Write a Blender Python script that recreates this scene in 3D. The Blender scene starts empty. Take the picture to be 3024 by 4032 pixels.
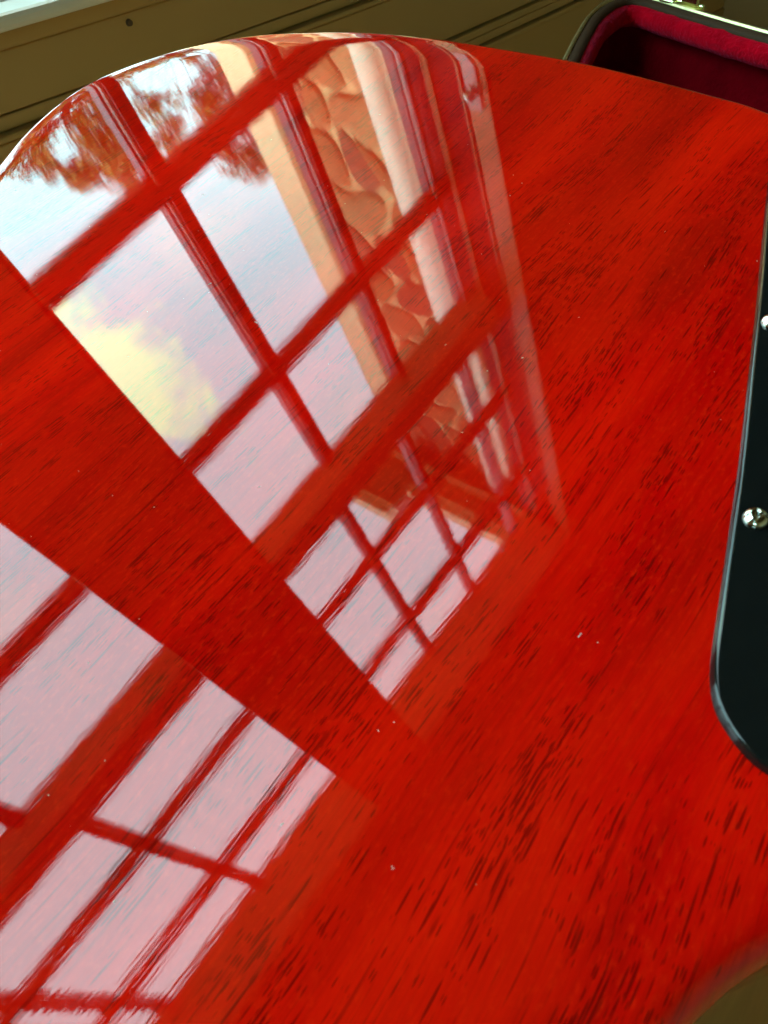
import bpy, bmesh, math, random
from mathutils import Vector, Matrix, noise
random.seed(7)
S = bpy.context.scene
COL = S.collection
R = math.radians
ZC = 1.05                                   # camera height over the floor

# ---------------------------------------------------------------- camera
cam_d = bpy.data.cameras.new("camera"); cam = bpy.data.objects.new("camera", cam_d); COL.objects.link(cam)
S.camera = cam
cam_d.sensor_fit = 'VERTICAL'; cam_d.sensor_height = 24.0; cam_d.sensor_width = 18.0
cam_d.lens = 24.0 * 3030 / 4032
cam_d.clip_start = 0.01; cam_d.clip_end = 500
rt = Vector((0.64603304, -0.7619795, -0.04503945))
dn = Vector((-0.57490928, -0.44691658, -0.68537938))
fw = Vector((0.50211616, 0.46867132, -0.72679196))
M = Matrix.Identity(4)
for i in range(3):
    M[i][0] = rt[i]; M[i][1] = -dn[i]; M[i][2] = -fw[i]
M[2][3] = ZC
cam.matrix_world = M
cam_d.dof.use_dof = True; cam_d.dof.focus_distance = 0.33; cam_d.dof.aperture_fstop = 32

S.view_settings.view_transform = 'Standard'; S.view_settings.look = 'None'
S.view_settings.gamma = 1; S.view_settings.exposure = 0.0
S.cycles.max_bounces = 10; S.cycles.diffuse_bounces = 5; S.cycles.glossy_bounces = 4
S.cycles.transparent_max_bounces = 16
S.cycles.caustics_reflective = False; S.cycles.caustics_refractive = False
S.cycles.sample_clamp_indirect = 4

# ---------------------------------------------------------------- sky (overcast, brighter overhead, a few clouds)
w = bpy.data.worlds.new("World"); S.world = w; w.use_nodes = True
nt = w.node_tree; nt.nodes.clear()
def N(nt, typ, **kw):
    n = nt.nodes.new(typ)
    for k, v in kw.items():
        if k == 'inp':
            for a, b in v.items(): n.inputs[a].default_value = b
        else: setattr(n, k, v)
    return n
def L(nt, a, b): nt.links.new(a, b)
def math_(nt, op, a, b=None, c=None, clamp=False):
    n = nt.nodes.new('ShaderNodeMath'); n.operation = op; n.use_clamp = clamp
    for i, v in enumerate((a, b, c)):
        if v is None: continue
        if isinstance(v, (int, float)): n.inputs[i].default_value = v
        else: L(nt, v, n.inputs[i])
    return n.outputs[0]
def ramp(nt, fac, stops, interp='LINEAR'):
    n = nt.nodes.new('ShaderNodeValToRGB'); cr = n.color_ramp; cr.interpolation = interp
    while len(cr.elements) < len(stops): cr.elements.new(0.5)
    for e, (p, c) in zip(cr.elements, stops):
        e.position = p; e.color = (c[0], c[1], c[2], 1) if hasattr(c, '__len__') else (c, c, c, 1)
    L(nt, fac, n.inputs[0]); return n.outputs[0]
def mix(nt, fac, a, b, mode='MIX'):
    n = nt.nodes.new('ShaderNodeMix'); n.data_type = 'RGBA'; n.blend_type = mode
    for sock, v in ((n.inputs[0], fac), (n.inputs[6], a), (n.inputs[7], b)):
        if isinstance(v, (int, float)): sock.default_value = v
        elif isinstance(v, (tuple, list)): sock.default_value = (*v[:3], 1)
        else: L(nt, v, sock)
    return n.outputs[2]

tc = N(nt, 'ShaderNodeTexCoord')
vec = N(nt, 'ShaderNodeVectorMath', operation='NORMALIZE'); L(nt, tc.outputs['Generated'], vec.inputs[0])
sep = N(nt, 'ShaderNodeSeparateXYZ'); L(nt, vec.outputs[0], sep.inputs[0])
grad = ramp(nt, sep.outputs[2], [(0.0, (0.46, 0.66, 0.70)), (0.3, (0.38, 0.80, 0.86)), (0.55, (0.40, 0.80, 0.90)), (0.95, (0.80, 1.04, 1.12))])
n1 = N(nt, 'ShaderNodeTexNoise', inp={'Scale': 4.2, 'Detail': 7, 'Roughness': 0.58, 'Distortion': 0.35}); L(nt, vec.outputs[0], n1.inputs['Vector'])
cl = ramp(nt, n1.outputs[0], [(0.54, 0.0), (0.66, 1.0)])
sky = mix(nt, math_(nt, 'MULTIPLY', cl, 0.25), grad, (0.98, 1.0, 0.90))
# the big sunlit cumulus left of the window bar
cd = Vector((0.245, 1.0, 0.74)).normalized()
ax = Vector((0.28, 0.0, 1.0)).normalized()
dd = N(nt, 'ShaderNodeVectorMath', operation='SUBTRACT'); L(nt, vec.outputs[0], dd.inputs[0]); dd.inputs[1].default_value = cd
sc = N(nt, 'ShaderNodeVectorMath', operation='MULTIPLY'); L(nt, dd.outputs[0], sc.inputs[0]); sc.inputs[1].default_value = (1.7, 1.0, 1.0)
ln = N(nt, 'ShaderNodeVectorMath', operation='LENGTH'); L(nt, sc.outputs[0], ln.inputs[0])
n2 = N(nt, 'ShaderNodeTexNoise', inp={'Scale': 12.0, 'Detail': 10, 'Roughness': 0.66, 'Distortion': 0.25}); L(nt, vec.outputs[0], n2.inputs['Vector'])
cm = math_(nt, 'ADD', math_(nt, 'SUBTRACT', 0.122, ln.outputs['Value']), math_(nt, 'MULTIPLY', math_(nt, 'SUBTRACT', n2.outputs[0], 0.5), 0.50))
cm = math_(nt, 'MULTIPLY', cm, 14.0, clamp=True)
sky = mix(nt, math_(nt, 'MULTIPLY', cm, 0.95), sky, (0.92, 1.40, 0.84))
bg = N(nt, 'ShaderNodeBackground', inp={'Strength': 10.8}); L(nt, sky, bg.inputs[0])
out = N(nt, 'ShaderNodeOutputWorld'); L(nt, bg.outputs[0], out.inputs[0])

# low warm sun running along the window wall: it lights the wing outside, not the room
sd = bpy.data.lights.new("sun", 'SUN'); so = bpy.data.objects.new("sun", sd); COL.objects.link(so)
sd.energy = 14.0; sd.angle = R(0.6); sd.color = (1.0, 0.88, 0.66)
so.rotation_euler = Vector((1.0, 0.03, -0.55)).to_track_quat('-Z', 'Y').to_euler()

# ---------------------------------------------------------------- helpers
def wp(x, y, z):           # point outside / in the window plane -> world
    return Vector((x + 0.0357, y - 0.0096, z - 0.2473 + ZC))
def link(o, parent=None):
    COL.objects.link(o)
    if parent is not None: o.parent = parent
    return o
def tag(o, label=None, cat=None, group=None, kind=None):
    for k, v in (('label', label), ('category', cat), ('group', group), ('kind', kind)):
        if v: o[k] = v
    return o
def empty(name, loc, label, cat, group=None):
    o = bpy.data.objects.new(name, None); link(o); o.location = loc; o.empty_display_size = 0.05
    return tag(o, label, cat, group)
def from_bm(name, bm, mat, parent=None, smooth=False, local=True):
    me = bpy.data.meshes.new(name)
    bmesh.ops.recalc_face_normals(bm, faces=bm.faces)
    bm.to_mesh(me); bm.free()
    if smooth: me.polygons.foreach_set('use_smooth', [True] * len(me.polygons))
    me.materials.append(mat)
    o = bpy.data.objects.new(name, me); link(o, parent)
    if parent is not None and local:
        o.location = -(root_loc(parent))
    return o
def root_loc(p):
    v = Vector(p.location)
    while p.parent is not None: p = p.parent; v += Vector(p.location)
    return v
def bx(bm, a, b, bevel=0.0):
    a, b = Vector(a), Vector(b)
    lo = Vector([min(a[i], b[i]) for i in range(3)]); hi = Vector([max(a[i], b[i]) for i in range(3)])
    r = bmesh.ops.create_cube(bm, size=1.0)
    for v in r['verts']:
        v.co = Vector([lo[i] + (v.co[i] + 0.5) * (hi[i] - lo[i]) for i in range(3)])
    if bevel > 0:
        es = list({e for v in r['verts'] for e in v.link_edges})
        bmesh.ops.bevel(bm, geom=es, offset=bevel, segments=2, profile=0.5, affect='EDGES')
def box(name, a, b, mat, parent=None, bevel=0.0):
    bm = bmesh.new(); bx(bm, a, b, bevel); return from_bm(name, bm, mat, parent)
def tube(bm, pts, rads, seg=10):
    rings = []
    for i, p in enumerate(pts):
        p = Vector(p)
        d = (Vector(pts[min(i + 1, len(pts) - 1)]) - Vector(pts[max(i - 1, 0)])).normalized()
        u = d.orthogonal().normalized(); v = d.cross(u)
        rr = rads[i] if hasattr(rads, '__len__') else rads
        rings.append([bm.verts.new(p + (u * math.cos(2 * math.pi * k / seg) + v * math.sin(2 * math.pi * k / seg)) * rr) for k in range(seg)])
    for a, b in zip(rings, rings[1:]):
        for k in range(seg):
            try: bm.faces.new((a[k], a[(k + 1) % seg], b[(k + 1) % seg], b[k]))
            except ValueError: pass
    bm.faces.new(rings[0][::-1]); bm.faces.new(rings[-1])

def newmat(name):
    m = bpy.data.materials.new(name); m.use_nodes = True
    nt = m.node_tree; b = nt.nodes['Principled BSDF']; return m, nt, b
def simple(name, col, rough=0.5, var=0.12, scale=12.0, bump=0.0, metallic=0.0, spec=0.5, stretch=(1, 1, 1), coat=0.0, bscale=None):
    m, nt, b = newmat(name)
    tc = N(nt, 'ShaderNodeTexCoord'); mp = N(nt, 'ShaderNodeMapping'); mp.inputs['Scale'].default_value = stretch
    L(nt, tc.outputs['Object'], mp.inputs[0])
    n = N(nt, 'ShaderNodeTexNoise', inp={'Scale': scale, 'Detail': 6, 'Roughness': 0.6}); L(nt, mp.outputs[0], n.inputs['Vector'])
    c = mix(nt, n.outputs[0], tuple(x * (1 - var * 1.6) for x in col), tuple(min(x * (1 + var * 1.6), 1) for x in col))
    L(nt, c, b.inputs['Base Color'])
    b.inputs['Roughness'].default_value = rough; b.inputs['Metallic'].default_value = metallic
    b.inputs['Specular IOR Level'].default_value = spec
    if coat: b.inputs['Coat Weight'].default_value = coat
    if bump:
        n2 = N(nt, 'ShaderNodeTexNoise', inp={'Scale': bscale or scale * 6, 'Detail': 4}); L(nt, mp.outputs[0], n2.inputs['Vector'])
        bp = N(nt, 'ShaderNodeBump', inp={'Strength': 1.0, 'Distance': bump}); L(nt, n2.outputs[0], bp.inputs['Height'])
        L(nt, bp.outputs[0], b.inputs['Normal'])
    return m

# ---------------------------------------------------------------- lacquered mahogany
def cherry_wood(name):
    m, nt, b = newmat(name)
    tc = N(nt, 'ShaderNodeTexCoord')
    mp0 = N(nt, 'ShaderNodeMapping'); mp0.inputs['Rotation'].default_value = (0, 0, R(-2.5)); L(nt, tc.outputs['Object'], mp0.inputs[0])
    # slow wander of the grain
    wn = N(nt, 'ShaderNodeTexNoise', inp={'Scale': 9.0, 'Detail': 2}); L(nt, mp0.outputs[0], wn.inputs['Vector'])
    wv = N(nt, 'ShaderNodeVectorMath', operation='SUBTRACT'); L(nt, wn.outputs['Color'], wv.inputs[0]); wv.inputs[1].default_value = (0.5, 0.5, 0.5)
    ws = N(nt, 'ShaderNodeVectorMath', operation='MULTIPLY'); L(nt, wv.outputs[0], ws.inputs[0]); ws.inputs[1].default_value = (0.0, 0.014, 0.0)
    wa = N(nt, 'ShaderNodeVectorMath', operation='ADD'); L(nt, mp0.outputs[0], wa.inputs[0]); L(nt, ws.outputs[0], wa.inputs[1])
    P = wa.outputs[0]
    def mapped(sx, sy, off=(0, 0, 0)):
        q = N(nt, 'ShaderNodeMapping'); q.inputs['Scale'].default_value = (sx, sy, min(sx, sy)); q.inputs['Location'].default_value = off
        L(nt, P, q.inputs[0]); return q.outputs[0]
    def nz(sx, sy, detail=4, rough=0.55, off=(0, 0, 0), dist=0.0):
        n = N(nt, 'ShaderNodeTexNoise', inp={'Scale': 1.0, 'Detail': detail, 'Roughness': rough, 'Distortion': dist}); L(nt, mapped(sx, sy, off), n.inputs['Vector']); return n.outputs[0]
    # base figure: ribbon bands + fibres
    fig = nz(14, 60, 5, 0.6)
    fib = nz(60, 1300, 3, 0.6, (3, 1, 0))
    blotch = nz(9, 14, 4, 0.6, (7, 2, 0), 0.4)
    c = ramp(nt, fig, [(0.30, (0.52, 0.0008, 0.0004)), (0.46, (0.80, 0.0014, 0.0005)), (0.64, (0.93, 0.0060, 0.0006))])
    c = mix(nt, math_(nt, 'MULTIPLY', math_(nt, 'SUBTRACT', blotch, 0.42, clamp=True), 1.5, clamp=True), c, (0.70, 0.014, 0.001))
    c = mix(nt, 0.55, c, ramp(nt, fib, [(0.3, (0.72, 0.5, 0.5)), (0.6, (1.0, 1.0, 1.0))]), 'MULTIPLY')
    band = nz(3.5, 17, 3, 0.5, (2, 8, 0), 0.3)
    c = mix(nt, 0.9, c, ramp(nt, band, [(0.36, (0.58, 0.6, 0.6)), (0.60, (0.97, 0.97, 0.97))]), 'MULTIPLY')
    # stippled fibre mottling
    mot = nz(420, 900, 3, 0.7, (1, 5, 0))
    c = mix(nt, math_(nt, 'MULTIPLY', math_(nt, 'SUBTRACT', mot, 0.52, clamp=True), 2.0, clamp=True), c, (0.90, 0.022, 0.002))
    # pores: short dark dashes, three sizes, clustered
    clus = nz(22, 110, 4, 0.62, (11, 4, 0))
    def pores(sx, sy, r, gate, off, dens):
        v = N(nt, 'ShaderNodeTexVoronoi', inp={'Scale': 1.0, 'Randomness': 1.0}); v.voronoi_dimensions = '2D'; v.distance = 'EUCLIDEAN'
        L(nt, mapped(sx, sy, off), v.inputs['Vector'])
        sp = N(nt, 'ShaderNodeSeparateColor'); L(nt, v.outputs['Color'], sp.inputs[0])
        rr = math_(nt, 'MULTIPLY', sp.outputs[1], r)
        d = math_(nt, 'SUBTRACT', math_(nt, 'ADD', rr, r * 0.45), v.outputs['Distance'])
        d = math_(nt, 'MULTIPLY', d, 9.0, clamp=True)
        thr = math_(nt, 'SUBTRACT', math_(nt, 'ADD', math_(nt, 'MULTIPLY', math_(nt, 'SUBTRACT', clus, 0.5), dens), gate), sp.outputs[0])
        g = math_(nt, 'MULTIPLY', thr, 8.0, clamp=True)
        return math_(nt, 'MULTIPLY', d, g)
    p1 = pores(110, 1500, 0.27, 0.26, (0, 0, 0), 3.4)
    p2 = pores(280, 2100, 0.27, 0.18, (5.3, 2.1, 0), 3.4)
    p3 = pores(42, 1100, 0.22, 0.26, (9.7, 7.7, 0), 2.6)
    p4 = pores(85, 420, 0.18, 0.07, (2.2, 9.1, 0), 1.2)
    pm = math_(nt, 'MAXIMUM', math_(nt, 'MAXIMUM', p1, p2), math_(nt, 'MAXIMUM', p3, math_(nt, 'MULTIPLY', p4, 0.7)))
    # long connected vessel lines, breaking up along the grain
    ls = nz(16, 1250, 2, 0.5, (6, 3, 0)); lg = nz(70, 260, 3, 0.6, (1, 9, 0))
    lm = math_(nt, 'MULTIPLY', math_(nt, 'MULTIPLY', math_(nt, 'SUBTRACT', ls, 0.60, clamp=True), 14.0, clamp=True), math_(nt, 'MULTIPLY', math_(nt, 'SUBTRACT', lg, 0.44, clamp=True), 7.0, clamp=True))
    pm = math_(nt, 'MAXIMUM', pm, math_(nt, 'MULTIPLY', lm, 0.75))
    c = mix(nt, math_(nt, 'MULTIPLY', pm, 0.72), c, (0.11, 0.0012, 0.0006))
    L(nt, c, b.inputs['Base Color'])
    b.inputs['Roughness'].default_value = 0.018
    b.inputs['IOR'].default_value = 1.5
    # lacquer sunk very slightly along the grain
    h1 = nz(110, 1900, 2, 0.5, (4, 4, 0)); h2 = nz(35, 420, 2, 0.5, (8, 1, 0))
    hh = math_(nt, 'ADD', math_(nt, 'MULTIPLY', h1, 0.8), math_(nt, 'MULTIPLY', h2, 0.9))
    bp = N(nt, 'ShaderNodeBump', inp={'Strength': 1.0, 'Distance': 0.0000036}); L(nt, hh, bp.inputs['Height'])
    L(nt, bp.outputs[0], b.inputs['Normal'])
    return m
M_cherry = cherry_wood('cherry_lacquer')
M_black = simple('black_plastic', (0.006, 0.007, 0.0065), rough=0.09, var=0.2, scale=300, bump=0.000004, bscale=900)
M_chrome = simple('nickel', (0.78, 0.76, 0.66), rough=0.12, var=0.08, scale=400, metallic=1.0)
M_neck = M_cherry

# ---------------------------------------------------------------- guitar
h = 0.125
g = Vector((-0.14277293, 0.03825589, 0.98901586)).normalized()
gx = Vector((0.98975547, 0.00551844, 0.14266624)).normalized(); gy = g.cross(gx)
GM = Matrix.Identity(4)
for i in range(3):
    GM[i][0] = gx[i]; GM[i][1] = gy[i]; GM[i][2] = g[i]
o0 = Vector((0, 0, ZC)) - g * h
for i in range(3): GM[i][3] = o0[i]
guitar = bpy.data.objects.new('electric_guitar', None); link(guitar); guitar.matrix_world = GM; guitar.empty_display_size = 0.05
tag(guitar, 'glossy cherry red mahogany solid electric guitar lying back up, mirroring the windows', 'guitar')

def catmull(pts, n=10, closed=True):
    out = []; K = len(pts)
    rng = range(K) if closed else range(K - 1)
    for i in rng:
        p0, p1, p2, p3 = (Vector(pts[(i + j) % K] if closed else pts[min(max(i + j, 0), K - 1)]) for j in (-1, 0, 1, 2))
        for k in range(n):
            t = k / n
            out.append(0.5 * ((2 * p1) + (-p0 + p2) * t + (2 * p0 - 5 * p1 + 4 * p2 - p3) * t * t + (-p0 + 3 * p1 - 3 * p2 + p3) * t ** 3))
    return out
def resample(pts, step):
    K = len(pts); Ls = [0]
    for i in range(K): Ls.append(Ls[-1] + (pts[(i + 1) % K] - pts[i]).length)
    n = int(Ls[-1] / step); out = []; j = 0
    for k in range(n):
        s = Ls[-1] * k / n
        while Ls[j + 1] < s: j += 1
        t = (s - Ls[j]) / max(Ls[j + 1] - Ls[j], 1e-9)
        out.append(pts[j].lerp(pts[(j + 1) % K], t))
    return out
def smooth_loop(pts, it=4):
    for _ in range(it):
        K = len(pts); pts = [pts[i] * 0.5 + (pts[i - 1] + pts[(i + 1) % K]) * 0.25 for i in range(K)]
    return pts
def inset_loft(name, loop, profile, mat, parent, cap_bottom=True):
    """profile: (inset, z) from the flat centre outwards and down"""
    K = len(loop)
    area = sum(loop[i].x * loop[(i + 1) % K].y - loop[(i + 1) % K].x * loop[i].y for i in range(K))
    if area < 0: loop = loop[::-1]
    nr = []
    for i in range(K):
        t = (loop[(i + 2) % K] - loop[i - 2]).normalized(); nr.append(Vector((-t.y, t.x)))
    bm = bmesh.new(); rings = []
    for ins, z in profile:
        rings.append([bm.verts.new((loop[i].x + nr[i].x * ins, loop[i].y + nr[i].y * ins, z)) for i in range(K)])
    bm.faces.new(rings[0])
    for a, b in zip(rings, rings[1:]):
        for k in range(K): bm.faces.new((a[k], b[k], b[(k + 1) % K], a[(k + 1) % K]))
    if cap_bottom: bm.faces.new(rings[-1][::-1])
    me = bpy.data.meshes.new(name); bm.to_mesh(me); bm.free()
    me.polygons.foreach_set('use_smooth', [True] * len(me.polygons))
    me.materials.append(mat)
    o = bpy.data.objects.new(name, me); link(o, parent); return o

body_pts = [(0.1165, 0.3280), (0.1405, 0.3425), (0.1702, 0.3524), (0.195, 0.3499), (0.224, 0.3335), (0.2449, 0.3078), (0.2574, 0.2756),
            (0.2632, 0.2520), (0.2662, 0.2185), (0.2659, 0.1870), (0.2645, 0.1537), (0.2606, 0.1245), (0.2556, 0.0977), (0.2513, 0.0797),
            (0.232, 0.035), (0.212, -0.005), (0.185, -0.045), (0.15, -0.070), (0.11, -0.073), (0.08, -0.052), (0.055, -0.028), (0.0332, -0.0135), (0.0262, -0.0108),
            (0.0195, -0.0088), (0.000, -0.0050), (-0.03, 0.001), (-0.07, -0.003), (-0.105, -0.016), (-0.14, -0.012), (-0.165, 0.02), (-0.168, 0.07),
            (-0.168, 0.14), (-0.168, 0.19), (-0.155, 0.235), (-0.12, 0.262), (-0.075, 0.262), (-0.02, 0.252), (0.03, 0.266), (0.075, 0.300)]
loop = smooth_loop(resample(catmull(body_pts, 12), 0.0022), 6)
T_ = 0.045; Rr, Rz = 0.0065, 0.0055
prof = [(0.020, 0.0), (0.017, -0.00002), (0.014, -0.00006), (0.011, -0.00013), (0.0085, -0.00024), (Rr, -0.0004)]
for k in range(1, 13):
    s_ = k / 12.0; a_ = s_ * math.pi / 2
    prof.append((Rr * (1 - math.sin(a_) ** 0.95), -0.0004 - Rz * (1 - math.cos(a_) ** 0.95)))
prof += [(0.0, -T_ + 0.008)] + [(0.008 * (1 - math.cos(k / 5 * math.pi / 2)), -T_ + 0.008 * (1 - math.sin(k / 5 * math.pi / 2))) for k in range(1, 6)]
body = inset_loft('body', loop, prof, M_cherry, guitar)

plate_pts = [(0.2025, 0.0594), (0.1632, 0.0447), (0.1344, 0.0342), (0.1115, 0.0259), (0.0927, 0.0195), (0.0782, 0.0146), (0.0703, 0.0119), (0.0662, 0.0102),
             (0.0621, 0.0076), (0.0596, 0.0044), (0.0578, 0.001), (0.0569, -0.0029), (0.058, -0.012), (0.066, -0.026), (0.085, -0.042), (0.11, -0.056), (0.145, -0.052), (0.172, -0.036),
             (0.197, -0.006), (0.215, 0.03), (0.222, 0.052), (0.215, 0.0625)]
pl = smooth_loop(resample(catmull(plate_pts, 10), 0.0011), 3)
plate = inset_loft('cover_plate', pl, [(0.0035, 0.0019), (0.0009, 0.0019), (0.0005, 0.00188), (0.0002, 0.00180), (0.0, 0.0016), (-0.0005, 0.0003), (-0.0006, -0.0002)], M_black, guitar)
def screw(x, y, rot):
    bm = bmesh.new(); seg = 24; rings = []
    r0 = 0.0024
    rings_p = [(r0, 0.0019), (r0, 0.0021), (r0 * 0.93, 0.0026), (r0 * 0.78, 0.0031), (r0 * 0.55, 0.0035)]
    for r, z in rings_p: rings.append([bm.verts.new((x + r * math.cos(2 * math.pi * k / seg), y + r * math.sin(2 * math.pi * k / seg), z)) for k in range(seg)])
    for a, b in zip(rings, rings[1:]):
        for k in range(seg): bm.faces.new((a[k], a[(k + 1) % seg], b[(k + 1) % seg], b[k]))
    # cross recess
    inner = []
    for k in range(seg):
        a = 2 * math.pi * k / seg; q = abs(math.cos(2 * a)) ** 3
        inner.append(bm.verts.new((x + r0 * (0.16 + 0.36 * q) * math.cos(a + rot), y + r0 * (0.16 + 0.36 * q) * math.sin(a + rot), 0.00362)))
    for k in range(seg): bm.faces.new((rings[-1][k], rings[-1][(k + 1) % seg], inner[(k + 1) % seg], inner[k]))
    deep = [bm.verts.new((x + (v.co.x - x) * 0.6, y + (v.co.y - y) * 0.6, 0.0024)) for v in inner]
    for k in range(seg): bm.faces.new((inner[k], inner[(k + 1) % seg], deep[(k + 1) % seg], deep[k]))
    bm.faces.new(deep)
    me = bpy.data.meshes.new('screw'); bmesh.ops.recalc_face_normals(bm, faces=bm.faces); bm.to_mesh(me); bm.free()
    for f in me.polygons: f.use_smooth = len(f.vertices) == 4
    me.materials.append(M_chrome)
    o = bpy.data.objects.new('screw', me); link(o, plate); return o
screw(0.0995, 0.0180, 0.5); screw(0.1532, 0.0378, 1.1); screw(0.085, -0.030, 0.2); screw(0.190, 0.010, 0.9)
# neck, outside the picture
bm = bmesh.new()
tube(bm, [(-0.15, 0.122, -0.030), (-0.22, 0.122, -0.024), (-0.40, 0.122, -0.024), (-0.62, 0.122, -0.024)], [0.027, 0.024, 0.022, 0.021], 24)
for v in bm.verts: v.co.z = min(v.co.z, -0.004) if False else v.co.z
me = bpy.data.meshes.new('neck'); bm.to_mesh(me); bm.free(); me.polygons.foreach_set('use_smooth', [True] * len(me.polygons)); me.materials.append(M_neck)
link(bpy.data.objects.new('neck', me), guitar)

# dust and lint on the lacquer
rg_ = random.Random(11); bm = bmesh.new()
for _ in range(150):
    x, y = rg_.uniform(-0.02, 0.25), rg_.uniform(0.0, 0.32)
    if (x - 0.1) ** 2 / 0.021 + (y - 0.16) ** 2 / 0.028 > 1: continue
    r = 0.00004 + 0.00008 * rg_.random() ** 2; a = rg_.uniform(0, 6.28); l_ = r * rg_.choice((1, 1, 1.5, 2.5, 5))
    c_, s_ = math.cos(a), math.sin(a)
    p4_ = [bm.verts.new((x + c_ * u - s_ * v, y + s_ * u + c_ * v, 0.00001)) for u, v in ((-l_, -r), (l_, -r), (l_, r), (-l_, r))]
    top = bm.verts.new((x, y, r * 1.2))
    for k in range(4): bm.faces.new((p4_[k], p4_[(k + 1) % 4], top))
me = bpy.data.meshes.new('dust'); bm.to_mesh(me); bm.free(); me.materials.append(simple('dust_lint', (0.75, 0.66, 0.55), rough=0.9))
o = bpy.data.objects.new('dust', me); link(o, guitar); o['kind'] = 'stuff'
# ---------------------------------------------------------------- room materials
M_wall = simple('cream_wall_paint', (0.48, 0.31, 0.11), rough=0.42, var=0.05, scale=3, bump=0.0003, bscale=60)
M_room = simple('room_paint', (0.52, 0.42, 0.24), rough=0.8, var=0.06, scale=2)
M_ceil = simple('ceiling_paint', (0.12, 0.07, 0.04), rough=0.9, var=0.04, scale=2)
M_trim = simple('white_trim_paint', (0.80, 0.79, 0.72), rough=0.30, var=0.04, scale=6)
M_sash = simple('sash_paint', (0.13, 0.10, 0.07), rough=0.25, var=0.05, scale=8)
M_head = simple('head_jamb_paint', (0.70, 0.48, 0.28), rough=0.6, var=0.06, scale=8)
M_dkjamb = simple('dark_brown_jamb', (0.035, 0.018, 0.010), rough=0.6, var=0.1, scale=20, spec=0.15)  # dark brown board behind the pale jamb strips
M_jamb = simple('cream_jamb_paint', (0.78, 0.52, 0.20), rough=0.4, var=0.04, scale=6)
M_floor = simple('floor_boards', (0.60, 0.44, 0.26), rough=0.4, var=0.25, scale=6, stretch=(0.4, 5, 1))
M_table = simple('oak_table', (0.80, 0.47, 0.12), rough=0.42, var=0.28, scale=9, stretch=(2, 16, 8), bump=0.0002)
def glass():
    m = bpy.data.materials.new('window_glass'); m.use_nodes = True; nt = m.node_tree; nt.nodes.clear()
    t = N(nt, 'ShaderNodeBsdfTransparent'); t.inputs[0].default_value = (0.97, 0.985, 0.975, 1)
    gl = N(nt, 'ShaderNodeBsdfGlossy'); gl.inputs['Roughness'].default_value = 0.01
    mx = N(nt, 'ShaderNodeMixShader'); mx.inputs[0].default_value = 0.05
    L(nt, t.outputs[0], mx.inputs[1]); L(nt, gl.outputs[0], mx.inputs[2])
    o = N(nt, 'ShaderNodeOutputMaterial'); L(nt, mx.outputs[0], o.inputs[0]); return m
M_glass = glass()
M_lawn = simple('lawn', (0.10, 0.13, 0.04), rough=0.9, var=0.4, scale=3, bump=0.02)

# ---------------------------------------------------------------- room shell
def struct(name, a, b, mat): return tag(box(name, a, b, mat), kind='structure')
XL, XR, YB, ZT = -2.4, 2.2, -2.3, ZC + 2.12
YI, YO = 0.81, 0.995                      # inner face and glass plane of the window wall
struct('floor', (XL, YB, -0.1), (XR, YI + 0.17, 0), M_floor)
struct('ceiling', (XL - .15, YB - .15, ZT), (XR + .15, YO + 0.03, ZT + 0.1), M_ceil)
struct('wall_right', (XR, YB, 0), (XR + 0.12, YO, ZT), M_room)
struct('wall_back', (XL, YB - 0.12, 0), (XR, YB, ZT), M_room)
BY0, BY1, BZ0, BZ1 = -1.15, -0.10, 1.30, 2.00     # added window, unseen at the left, to brighten wall, table and case
for a, b in (((XL - .12, YB, 0), (XL, BY0, ZT)), ((XL - .12, BY1, 0), (XL, YO, ZT)), ((XL - .12, BY0, 0), (XL, BY1, BZ0)), ((XL - .12, BY0, BZ1), (XL, BY1, ZT))):
    struct('wall_left', a, b, M_room)
bwin = empty('fill_window', (XL, -0.62, BZ0), 'added casement window in the left wall, outside the picture, to light the room', 'window')
for a, b in (((XL - .09, BY0, BZ0), (XL - .03, BY0 + .05, BZ1)), ((XL - .09, BY1 - .05, BZ0), (XL - .03, BY1, BZ1)), ((XL - .088, BY0 + .05, BZ0), (XL - .032, BY1 - .05, BZ0 + .05)), ((XL - .088, BY0 + .05, BZ1 - .05), (XL - .032, BY1 - .05, BZ1))):
    box('frame', a, b, M_trim, bwin)
box('pane', (XL - .064, BY0 + .05, BZ0 + .05), (XL - .060, BY1 - .05, BZ1 - .05), M_glass, bwin)
ld = bpy.data.lights.new('sky_portal', 'AREA'); lo = bpy.data.objects.new('sky_portal', ld); COL.objects.link(lo)
ld.shape = 'RECTANGLE'; ld.size = BZ1 - BZ0; ld.size_y = BY1 - BY0
lo.location = (XL - 0.10, (BY0 + BY1) / 2, (BZ0 + BZ1) / 2); lo.rotation_euler = Vector((1, 0, 0)).to_track_quat('-Z', 'Y').to_euler(); ld.cycles.is_portal = True

# windows: each is (left edge, right edge, sash muntins, transom muntins)
ZS = wp(0, 0, 0.03).z                     # sill
W1 = dict(x0=0.180, x1=1.0, sash=[(0.447, 0.482), (0.703, 0.734), (0.955, 0.975)], tran=[(0.417, 0.447), (0.652, 0.678), (0.900, 0.918)])
W2 = dict(x0=-1.16, x1=-0.017, sash=[(-0.43, -0.400), (-0.815, -0.785)], tran=[(-0.402, -0.371), (-0.775, -0.745)])
rowsS = [(0.085, 0.113), (0.513, 0.556), (0.911, 0.946)]       # muntins between glass rows
rowsT = [(1.583, 1.608), (1.945, 1.978)]
ZH0, ZH1, ZTOP = 1.200, 1.280, 2.205
def yy(y): return y
def wb(bm, a, b, bev=0.0): bx(bm, wp(*a), wp(*b), bev)
wall = empty('window_wall', (0, YI, 0), 'cream painted window wall with horizontal mouldings seen dark behind the red guitar', 'wall')
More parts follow.
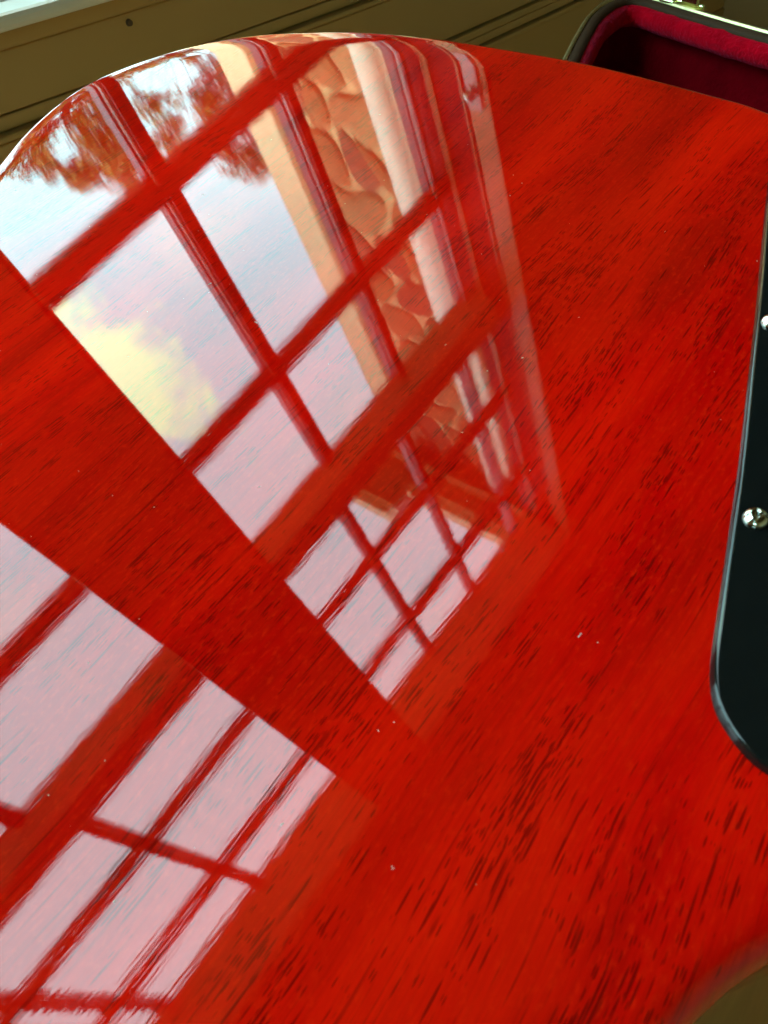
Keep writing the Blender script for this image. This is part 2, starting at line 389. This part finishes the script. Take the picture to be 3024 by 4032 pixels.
def wpart(name, a, b, mat=M_wall, bev=0.0, par=wall):
    return box(name, a, b, mat, par, bev)
X1a, X1b = wp(W1['x0'], 0, 0).x, wp(W1['x1'], 0, 0).x
X2a, X2b = wp(W2['x0'], 0, 0).x, wp(W2['x1'], 0, 0).x
ZW = wp(0, 0, ZTOP).z
for nm, a, b in (('wall_panel', (XL, YI, 0), (X2a, YO, ZT)), ('wall_panel', (X2b, YI, ZS), (X1a, YO, ZT)), ('wall_panel', (X1b, YI, 0), (XR, YO, ZT)),
                 ('wall_panel', (X2a, YI, 0), (X1b, YO, ZS - 0.004)), ('wall_panel', (X1a, YI, ZW), (X1b, YO, ZT)), ('wall_panel', (X2a, YI, ZW), (X2b, YO, ZT))):
    wpart(nm, a, b)
# horizontal mouldings below the stool (metres below the camera height)
zr = lambda z: ZC + z
wpart('stool', (XL + .3, YI - 0.045, zr(-0.190)), (XR, YI - 0.0005, zr(-0.176)), M_trim, 0.005)
wpart('apron', (XL + .3, YI - 0.018, zr(-0.209)), (XR, YI + 0.002, zr(-0.1905)), M_wall, 0.003)
for z0, z1, d in ((-0.2615, -0.2105, 0.008), (-0.2765, -0.2635, 0.0055), (-0.284, -0.2780, 0.014), (-0.366, -0.2865, 0.006), (-0.378, -0.3675, 0.013), (-0.393, -0.380, 0.009), (-0.403, -0.395, 0.016),
                  (-0.56, -0.405, 0.006), (-0.60, -0.563, 0.010), (-1.04, -0.602, 0.004)):
    wpart('moulding', (XL + .3, YI - d, zr(z0)), (XR, YI + 0.002, zr(z1)), M_wall, 0.002)
# a nail plug in the board under the stool
bm = bmesh.new(); bmesh.ops.create_cone(bm, cap_ends=True, segments=14, radius1=0.0036, radius2=0.0028, depth=0.004)
o = from_bm('nail_plug', bm, simple('dark_plug', (0.10, 0.06, 0.03), 0.6), wall)
o.location = Vector((0.521, YI - 0.0095, zr(-0.220))) - wall.location; o.rotation_euler = (R(90), 0, 0)

def window(spec, label):
    x0, x1 = spec['x0'], spec['x1']
    root = empty('window', wp((x0 + x1) / 2, 1.0, 0.03), label, 'window', 'windows of the panelled wall')
    def P(name, a, b, mat=M_sash, bev=0.0):
        bm = bmesh.new(); wb(bm, a, b, bev); return from_bm(name, bm, mat, root)
    P('header', (x0, 0.917, ZH0), (x1, 1.0, ZH1), M_head, 0.004)
    P('sill', (x0, 0.83, 0.030), (x1, 1.0, 0.085), M_trim, 0.004)
    P('head_jamb', (x0, 0.822, ZTOP - 0.012), (x1, 1.0, ZTOP), M_head)
    # jamb boards, stepped: white board, dark strip, white board
    for xs, sg in ((x1, -1), (x0, 1)):
        P('jamb_strip', (xs, 0.822, 0.085), (xs + sg * 0.004, 1.0, ZTOP - 0.013), M_dkjamb)
        P('jamb_bead', (xs + sg * 0.0045, 0.946, 0.085), (xs + sg * 0.009, 0.960, ZTOP - 0.013), M_jamb, 0.0015)
        P('jamb_bead', (xs + sg * 0.0045, 0.882, 0.085), (xs + sg * 0.008, 0.885, ZTOP - 0.013), M_jamb)
        P('jamb_board', (xs + sg * 0.0045, 0.824, 0.085), (xs + sg * 0.010, 0.872, ZTOP - 0.013), M_jamb, 0.003)
    def munt_v(a, b, z0, z1):
        bm = bmesh.new(); c = (a + b) / 2; hw = (b - a) / 2
        wb(bm, (a, 0.984, z0), (b, 1.004, z1)); wb(bm, (c - hw * 0.55, 0.970, z0), (c + hw * 0.55, 0.984, z1), 0.0015)
        m_ = from_bm('muntin', bm, M_sash, root)
        bm = bmesh.new(); wb(bm, (a + 0.0035, 0.9755, z0 + 0.002), (a + 0.0075, 0.9835, z1 - 0.002), 0.001)  # thin white strip painting the skylit highlight along the muntin edge
        b_ = from_bm('muntin_highlight', bm, M_trim, m_, local=False)
    def munt_h(z0, z1, xa, xb):
        bm = bmesh.new(); c = (z0 + z1) / 2; hw = (z1 - z0) / 2
        wb(bm, (xa, 0.9835, z0), (xb, 1.0035, z1)); wb(bm, (xa, 0.9695, c - hw * 0.55), (xb, 0.9835, c + hw * 0.55), 0.0015)
        from_bm('muntin', bm, M_sash, root)
    e = 0.006
    for a, b in spec['sash']: munt_v(a, b, 0.085, ZH0)
    for a, b in spec['tran']: munt_v(a, b, ZH1, ZTOP - 0.012)
    for a, b in rowsS: munt_h(a, b, x0 + e, x1 - e)
    for a, b in rowsT: munt_h(a, b, x0 + e, x1 - e)
    # panes, one per opening
    for cols, z0, z1, rows in ((spec['sash'], 0.085, ZH0, rowsS[1:]), (spec['tran'], ZH1, ZTOP - 0.012, rowsT)):
        cols = sorted(cols)
        xe = [x0] + [v for c in cols for v in c] + [x1]
        ze = [z0] + [v for r in rows for v in r] + [z1]
        for i in range(0, len(xe), 2):
            for j in range(0, len(ze), 2):
                P('pane', (xe[i] + 0.001, 0.990, ze[j] + 0.001), (xe[i + 1] - 0.001, 0.993, ze[j + 1] - 0.001), M_glass)
    return root
window(W1, 'tall window mirrored in the middle of the guitar, small panes, stone wall behind its right side')
window(W2, 'wide window mirrored at the lower left of the guitar, with nothing but sky behind')
# sash lock on the right jamb
lk = empty('window_latch', wp(0.985, 0.852, 0.70), 'small metal window latch with a round knob on the right white jamb board', 'latch')
bm = bmesh.new(); wb(bm, (0.9895, 0.838, 0.600), (0.984, 0.866, 0.735), 0.002); from_bm('plate', bm, M_trim, lk)
bm = bmesh.new(); bmesh.ops.create_uvsphere(bm, u_segments=16, v_segments=10, radius=0.011)
for v in bm.verts: v.co += wp(0.976, 0.852, 0.702)
from_bm('knob', bm, M_chrome, lk, True)

# window light sampling helpers: portals fill the real openings
for sp in (W1, W2):
    ld = bpy.data.lights.new('sky_portal', 'AREA'); lo = bpy.data.objects.new('sky_portal', ld); COL.objects.link(lo)
    ld.shape = 'RECTANGLE'; ld.size = sp['x1'] - sp['x0']; ld.size_y = ZTOP - 0.085
    lo.location = wp((sp['x0'] + sp['x1']) / 2, 1.012, (ZTOP + 0.085) / 2)
    lo.rotation_euler = Vector((0, -1, 0)).to_track_quat('-Z', 'Z').to_euler()
    ld.cycles.is_portal = True

# ---------------------------------------------------------------- table
table = empty('table', (0.1, 0.05, 0), 'oak table whose wooden top shows beside the guitar waist, bottom right', 'table')
zt = ZC - 0.215
bm = bmesh.new(); bx(bm, (-0.40, -0.75, zt - 0.025), (0.345, 0.385, zt), 0.004); from_bm('tabletop', bm, M_table, table)
for x, y in ((-0.36, -0.70), (0.30, -0.70), (-0.36, 0.34), (0.30, 0.34)):
    bm = bmesh.new(); bx(bm, (x - 0.025, y - 0.025, 0), (x + 0.025, y + 0.025, zt - 0.0255), 0.003); from_bm('leg', bm, M_table, table)

# ---------------------------------------------------------------- guitar case
M_shell = simple('brown_case_vinyl', (0.055, 0.024, 0.009), spec=0.2, rough=0.75, var=0.2, scale=40, bump=0.0006, bscale=500)
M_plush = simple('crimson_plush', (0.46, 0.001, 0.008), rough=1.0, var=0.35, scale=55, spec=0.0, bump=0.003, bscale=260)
M_plush.node_tree.nodes['Principled BSDF'].inputs['Sheen Weight'].default_value = 0.15
M_plush.node_tree.nodes['Principled BSDF'].inputs['Sheen Tint'].default_value = (1.0, 0.25, 0.55, 1)
M_plush_shade = simple('shaded_crimson_lining', (0.15, 0.001, 0.004), rough=1.0, var=0.3, scale=30, spec=0.0, bump=0.002, bscale=200)  # crimson plush again, with the shade below the padded edge in its colour
M_valance = simple('aged_metal_valance', (0.62, 0.50, 0.24), rough=0.35, var=0.35, scale=140, metallic=0.9)
M_brass = simple('brass', (0.85, 0.80, 0.42), rough=0.18, var=0.1, scale=80, metallic=1.0)
case = empty('guitar_case', (1.0, 0.1, ZC - 0.43), 'open brown guitar case with crimson plush lining and metal latches', 'case')
e1 = Vector((-0.95, -0.31)); e2 = Vector((-0.30, -0.954))
far = [(1.041, 0.547), (1.090, 0.5580), (1.125, 0.5600), (1.146, 0.548), (1.150, 0.526), (1.135, 0.484), (1.109, 0.415), (1.076, 0.318)]
cpts = [Vector(p) for p in far]
for d in (0.25, 0.5, 0.8): cpts.append(cpts[7] + e2 * d)
q = cpts[-1]; cpts += [q + e2 * 0.05 + e1 * 0.06, q + e2 * 0.05 + e1 * 0.28, q + e1 * 0.36]
q2 = q + e1 * 0.36
for d in (0.4, 0.8, 1.0): cpts.append(q2 - e2 * d)
cpts.append(Vector((0.80, 0.44))); cpts.append(Vector((0.84, 0.468))); cpts.append(Vector((0.897, 0.492))); cpts.append(Vector((0.967, 0.52)))
cl_ = smooth_loop(resample(catmull(cpts, 8), 0.008), 2)
def ring_loft(name, loop, prof, mat, parent, close=False, jitter=0.0, capend=False, kindz=None):
    K = len(loop)
    area = sum(loop[i].x * loop[(i + 1) % K].y - loop[(i + 1) % K].x * loop[i].y for i in range(K))
    lp = loop if area > 0 else loop[::-1]
    nr = []
    for i in range(K):
        t = (lp[(i + 2) % K] - lp[i - 2]).normalized(); nr.append(Vector((-t.y, t.x)))
    bm = bmesh.new(); rings = []
    for j, (ins, z) in enumerate(prof):
        r = []
        for i in range(K):
            jz = jitter * (noise.noise(Vector((lp[i].x * 45, lp[i].y * 45, j * 3.1))) + 0.5 * noise.noise(Vector((lp[i].x * 120, lp[i].y * 120, j)))) if jitter else 0
            a = ins + jz * 0.8
            r.append(bm.verts.new((lp[i].x + nr[i].x * a, lp[i].y + nr[i].y * a, ZC + z + jz)))
        rings.append(r)
    pr = list(zip(rings, rings[1:])) + ([(rings[-1], rings[0])] if close else [])
    for a, b in pr:
        for k in range(K): bm.faces.new((a[k], b[k], b[(k + 1) % K], a[(k + 1) % K]))
    if capend: bm.faces.new(rings[-1])
    return from_bm(name, bm, mat, parent, True)
zc_ = -0.300
ring_loft('shell', cl_, [(0.010, zc_ - 0.002), (0.0, zc_ - 0.004), (-0.003, zc_ - 0.02), (-0.003, zc_ - 0.12), (0.01, zc_ - 0.13)], M_shell, case, capend=True)
ring_loft('rim', cl_, [(0.001, zc_ - 0.006), (-0.0035, zc_ - 0.004), (-0.0035, zc_ + 0.002), (0.0, zc_ + 0.004), (0.007, zc_ + 0.003), (0.0115, zc_ - 0.001), (0.010, zc_ - 0.006)], M_shell, case, close=True)
ring_loft('valance', cl_, [(-0.0070, zc_ - 0.014), (-0.0074, zc_ + 0.003), (-0.0045, zc_ + 0.0070), (-0.0020, zc_ + 0.0055), (-0.0036, zc_ - 0.012)], M_valance, case, close=True)
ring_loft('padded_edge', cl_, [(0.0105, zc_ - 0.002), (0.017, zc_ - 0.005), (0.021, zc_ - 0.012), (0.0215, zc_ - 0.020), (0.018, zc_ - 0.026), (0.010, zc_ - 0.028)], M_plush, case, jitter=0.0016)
ring_loft('lining', cl_, [(0.004, zc_ - 0.028), (0.006, zc_ - 0.06), (0.010, zc_ - 0.112), (0.03, zc_ - 0.120)], M_plush_shade, case, jitter=0.0012, capend=True)
# latch on the far side of the shell
def latch(c, t):
    c = Vector((*c, ZC + zc_)); t = Vector((t[0], t[1], 0)).normalized(); nn = Vector((-t.y, t.x, 0))
    if nn.x < 0: nn = -nn
    base = None
    def lb(name, a, b, mat, par, bev=0.001):
        bm = bmesh.new(); bx(bm, a, b, bev)
        for v in bm.verts: v.co = c + t * v.co.x + nn * v.co.y + Vector((0, 0, v.co.z))
        return from_bm(name, bm, mat, par)
    base = lb('latch', (-0.030, 0.004, -0.022), (0.030, 0.009, 0.010), M_brass, case, 0.002)
    def sub(name, a, b, bev=0.001):
        bm = bmesh.new(); bx(bm, a, b, bev)
        for v in bm.verts: v.co = c + t * v.co.x + nn * v.co.y + Vector((0, 0, v.co.z))
        o = from_bm(name, bm, M_brass, base, local=False); return o
    sub('hasp', (-0.022, 0.000, 0.008), (0.004, 0.006, 0.020), 0.002)
    sub('lever', (-0.012, 0.0085, -0.016), (0.018, 0.014, 0.017), 0.003)
    sub('loop', (0.012, -0.004, 0.004), (0.038, 0.008, 0.009), 0.002)
latch((1.137, 0.470), (0.30, 0.954))
box('hinge_plate', (1.155, 0.553, ZC + zc_ - 0.03), (1.17, 0.556, ZC + zc_ - 0.01), M_brass, case) if False else None
# low bench that carries the case
bench = empty('bench', (0.85, 0.0, 0), 'low wooden bench under the open guitar case', 'bench')
bm = bmesh.new(); bx(bm, (0.62, -0.50, ZC - 0.46), (1.02, 0.40, ZC - 0.4315), 0.004); from_bm('seat', bm, M_table, bench)
for x, y in ((0.66, -0.45), (0.98, -0.45), (0.66, 0.35), (0.98, 0.35)):
    bm = bmesh.new(); bx(bm, (x - 0.02, y - 0.02, 0), (x + 0.02, y + 0.02, ZC - 0.4605)); from_bm('leg', bm, M_table, bench)

# ---------------------------------------------------------------- outside: lawn, wing with stone wall, trees
struct('ground', (-160, -160, -1.2), (160, 160, -0.7), M_lawn)
M_mortar = simple('pale_mortar', (0.60, 0.43, 0.22), rough=0.9, var=0.12, scale=14, bump=0.004)
M_board = simple('cream_corner_board', (0.80, 0.64, 0.40), rough=0.6, var=0.04, scale=4)
M_white = simple('white_painted_post', (0.86, 0.84, 0.76), rough=0.5, var=0.04, scale=4)
M_soffit = simple('brown_soffit', (0.32, 0.16, 0.07), rough=0.7, var=0.1, scale=6)
M_shingle = simple('grey_roof_shingle', (0.10, 0.09, 0.085), rough=0.9, var=0.3, scale=14)
stones_m = []
for i, c in enumerate(((0.26, 0.13, 0.04), (0.16, 0.065, 0.02), (0.34, 0.20, 0.08), (0.18, 0.10, 0.045), (0.30, 0.12, 0.03))):
    stones_m.append(simple('fieldstone_%s' % 'abcde'[i], c, rough=0.85, var=0.3, scale=5, bump=0.02, bscale=16))
XW = 2.0
wing = empty('house_wing', wp(2.6, 2.2, -0.5), 'house wing with fieldstone wall, cream corner board and white post, mirrored in the guitar', 'building')
bm = bmesh.new(); wb(bm, (XW + 0.03, 1.15, -0.6), (XW + 2.5, 3.05, 4.42)); from_bm('wall', bm, M_mortar, wing)
bm = bmesh.new(); wb(bm, (XW - 0.03, 2.86, -0.6), (XW + 0.20, 3.07, 4.40), 0.01); from_bm('corner_board', bm, M_board, wing)
bm = bmesh.new(); tube(bm, [wp(XW - 0.035, 2.145, z) for z in (-0.5, 4.40)], 0.055, 20); from_bm('post', bm, M_white, wing, True)
bm = bmesh.new(); wb(bm, (XW - 0.01, 2.05, -0.6), (XW + 0.03, 2.235, 4.40), 0.004); from_bm('post_board', bm, M_white, wing)
# stones: irregular polygons from a jittered brick-like grid
rng = random.Random(21)
ny, nz_ = 6, 18; y0_, y1_, z0_, z1_ = 1.16, 2.85, -0.3, 4.3
pt = {}
for j in range(nz_ + 1):
    for i in range(ny * 2 + 2):
        yv = y0_ + (i - 0.5 * (j % 2)) * (y1_ - y0_) / (ny * 2) ; zv = z0_ + j * (z1_ - z0_) / nz_
        pt[i, j] = (yv + rng.uniform(-.045, .045), zv + rng.uniform(-.065, .065))
def stone(poly, m):
    cy = sum(p[0] for p in poly) / len(poly); cz = sum(p[1] for p in poly) / len(poly)
    pts2 = catmull([Vector(((p[0] - cy) * 0.84, (p[1] - cz) * 0.86)) for p in poly], 3)
    pts2 = smooth_loop(pts2, 1)
    n = len(pts2); bm = bmesh.new(); rings = []
    dep = rng.uniform(0.008, 0.02)
    for s_, x in ((1.0, XW + 0.04), (0.99, XW + 0.03 - dep * 0.6), (0.86, XW + 0.03 - dep)):
        rings.append([bm.verts.new(wp(x + rng.uniform(-.002, .002), min(max(cy + p.x * s_, 1.155), 2.855), cz + p.y * s_)) for p in pts2])
    for a, b in zip(rings, rings[1:]):
        for k in range(n): bm.faces.new((a[k], a[(k + 1) % n], b[(k + 1) % n], b[k]))
    c = bm.verts.new(wp(XW + 0.022 - dep, cy, cz))
    for k in range(n): bm.faces.new((rings[-1][k], rings[-1][(k + 1) % n], c))
    from_bm('stone', bm, m, wing, True)
for j in range(nz_):
    i = 0 if j % 2 == 0 else 1
    while i < ny * 2:
        wdt = rng.choice((1, 2, 2, 3)) 
        k1_ = min(i + wdt, ny * 2 + (1 if j % 2 else 0))
        if k1_ <= i: break
        poly = [pt[a, j] for a in range(i, k1_ + 1)] + [pt[a, j + 1] for a in range(k1_, i - 1, -1)]
        if min(p[0] for p in poly) < 2.83: stone(poly, rng.choice(stones_m))
        i = k1_
XE = 1.75; ZE = 2.45 * XE
bm = bmesh.new(); wb(bm, (XE - 0.09, 1.10, ZE - 0.10), (XE, 2.72, ZE + 0.03), 0.015); from_bm('gutter', bm, M_board, wing)
bm = bmesh.new(); wb(bm, (XE - 0.30, 2.722, ZE - 0.10), (XE - 0.21, 3.35, ZE + 0.03), 0.015); from_bm('gutter', bm, M_board, wing)
bm = bmesh.new(); wb(bm, (XE + 0.001, 1.10, ZE - 0.05), (XW + 0.2, 2.72, ZE + 0.0)); wb(bm, (XE - 0.209, 2.7205, ZE - 0.05), (XW + 0.2, 3.35, ZE)); from_bm('soffit', bm, M_soffit, wing)
bm = bmesh.new(); wb(bm, (XE + 0.12, 1.10, ZE - 0.12), (XE + 0.15, 3.30, ZE - 0.051)); from_bm('soffit_trim', bm, M_board, wing)
bm = bmesh.new()
for (xa, za), (xb, zb), (ya, yb) in (((XE - 0.06, ZE + 0.035), (XW + 2.5, ZE + 1.3), (1.08, 3.40)),):
    vs = [bm.verts.new(wp(*p)) for p in ((xa, ya, za), (xb, ya, zb), (xb, yb, zb), (xa, yb, za), (xa, ya, za + .05), (xb, ya, zb + .05), (xb, yb, zb + .05), (xa, yb, za + .05))]
    for f in ((0, 1, 2, 3), (4, 5, 6, 7), (0, 1, 5, 4), (1, 2, 6, 5), (2, 3, 7, 6), (3, 0, 4, 7)): bm.faces.new([vs[i] for i in f])
from_bm('roof', bm, M_shingle, wing)

def leafmat(name, cols):
    m, nt, b = newmat(name)
    gi = N(nt, 'ShaderNodeNewGeometry')
    c = ramp(nt, gi.outputs['Random Per Island'], [(i / (len(cols) - 1), c) for i, c in enumerate(cols)])
    L(nt, c, b.inputs['Base Color']); b.inputs['Roughness'].default_value = 0.6
    return m
M_rust = leafmat('rust_leaves', [(0.22, 0.11, 0.010), (0.36, 0.22, 0.02), (0.44, 0.30, 0.035), (0.24, 0.18, 0.02)])
M_bark = simple('tree_bark', (0.10, 0.07, 0.05), rough=0.95, var=0.3, scale=20, bump=0.02)
def tree(label, Yd, base_u, clumps, trunk_r, seed):
    rg = random.Random(seed)
    base = wp(base_u * Yd, Yd, 0); base.z = -0.7
    root = empty('autumn_tree', base, label, 'tree', 'autumn trees outside the window')
    top = wp(base_u * Yd, Yd, 0.40 * Yd)
    bm = bmesh.new(); mid = base.lerp(top, 0.5) + Vector((0.1, 0, 0))
    tube(bm, [base, mid, top], [trunk_r, trunk_r * 0.7, trunk_r * 0.3], 10)
    for (u, v, r) in clumps:
        c = wp(u * Yd, Yd + rg.uniform(-.6, .6), v * Yd); st = base.lerp(top, rg.uniform(0.45, 0.9))
        tube(bm, [st, st.lerp(c, 0.55) + Vector((0, 0, 0.12)), c], [trunk_r * 0.05, trunk_r * 0.03, 0.005], 6)
    from_bm('trunk', bm, M_bark, root, True)
    bm = bmesh.new()
    for (u, v, r) in clumps:
        n = int(3600 * (r / 0.05) ** 2)
        rad = r * Yd; c = wp(u * Yd, Yd + rg.uniform(-.5, .5), v * Yd)
        for _ in range(n):
            d = Vector((rg.gauss(0, 1), rg.gauss(0, 1), rg.gauss(0, 1))).normalized() * rad * (rg.random() ** 0.5) * 1.15
            p = c + d
            if noise.noise(p * 2.6) + 0.5 * noise.noise(p * 7.0) < -0.12 + 0.28 * (d.length / rad - 0.6): continue
            s_ = rg.uniform(0.022, 0.042)
            a = Vector((rg.gauss(0, 1), rg.gauss(0, 1), rg.gauss(0, 1))).normalized(); b = a.orthogonal().normalized() * s_ * 0.7; a = a * s_
            bm.faces.new([bm.verts.new(p + q_) for q_ in (-a, b, a, -b)])
    from_bm('crown', bm, M_rust, root)
    return root
tree('rust leaved autumn tree mirrored in the upper left pane, top ragged against the sky', 7.0, 0.40,
     [(0.30, 0.33, .045), (0.34, 0.37, .05), (0.345, 0.42, .028), (0.395, 0.40, .055), (0.375, 0.455, .022), (0.42, 0.46, .045), (0.415, 0.505, .024), (0.45, 0.49, .034), (0.36, 0.27, .07), (0.45, 0.35, .06), (0.44, 0.25, .08)], 0.13, 3)
tree('rust leaved autumn tree mirrored beside the cream corner board, right of the other tree', 8.0, 0.60,
     [(0.505, 0.43, .030), (0.505, 0.49, .026), (0.55, 0.495, .026), (0.60, 0.50, .035), (0.585, 0.575, .026), (0.62, 0.60, .034), (0.65, 0.63, .036), (0.66, 0.55, .05), (0.65, 0.46, .035), (0.625, 0.43, .022), (0.56, 0.34, .06), (0.64, 0.33, .07), (0.51, 0.33, .05), (0.70, 0.5, .08)], 0.15, 5)
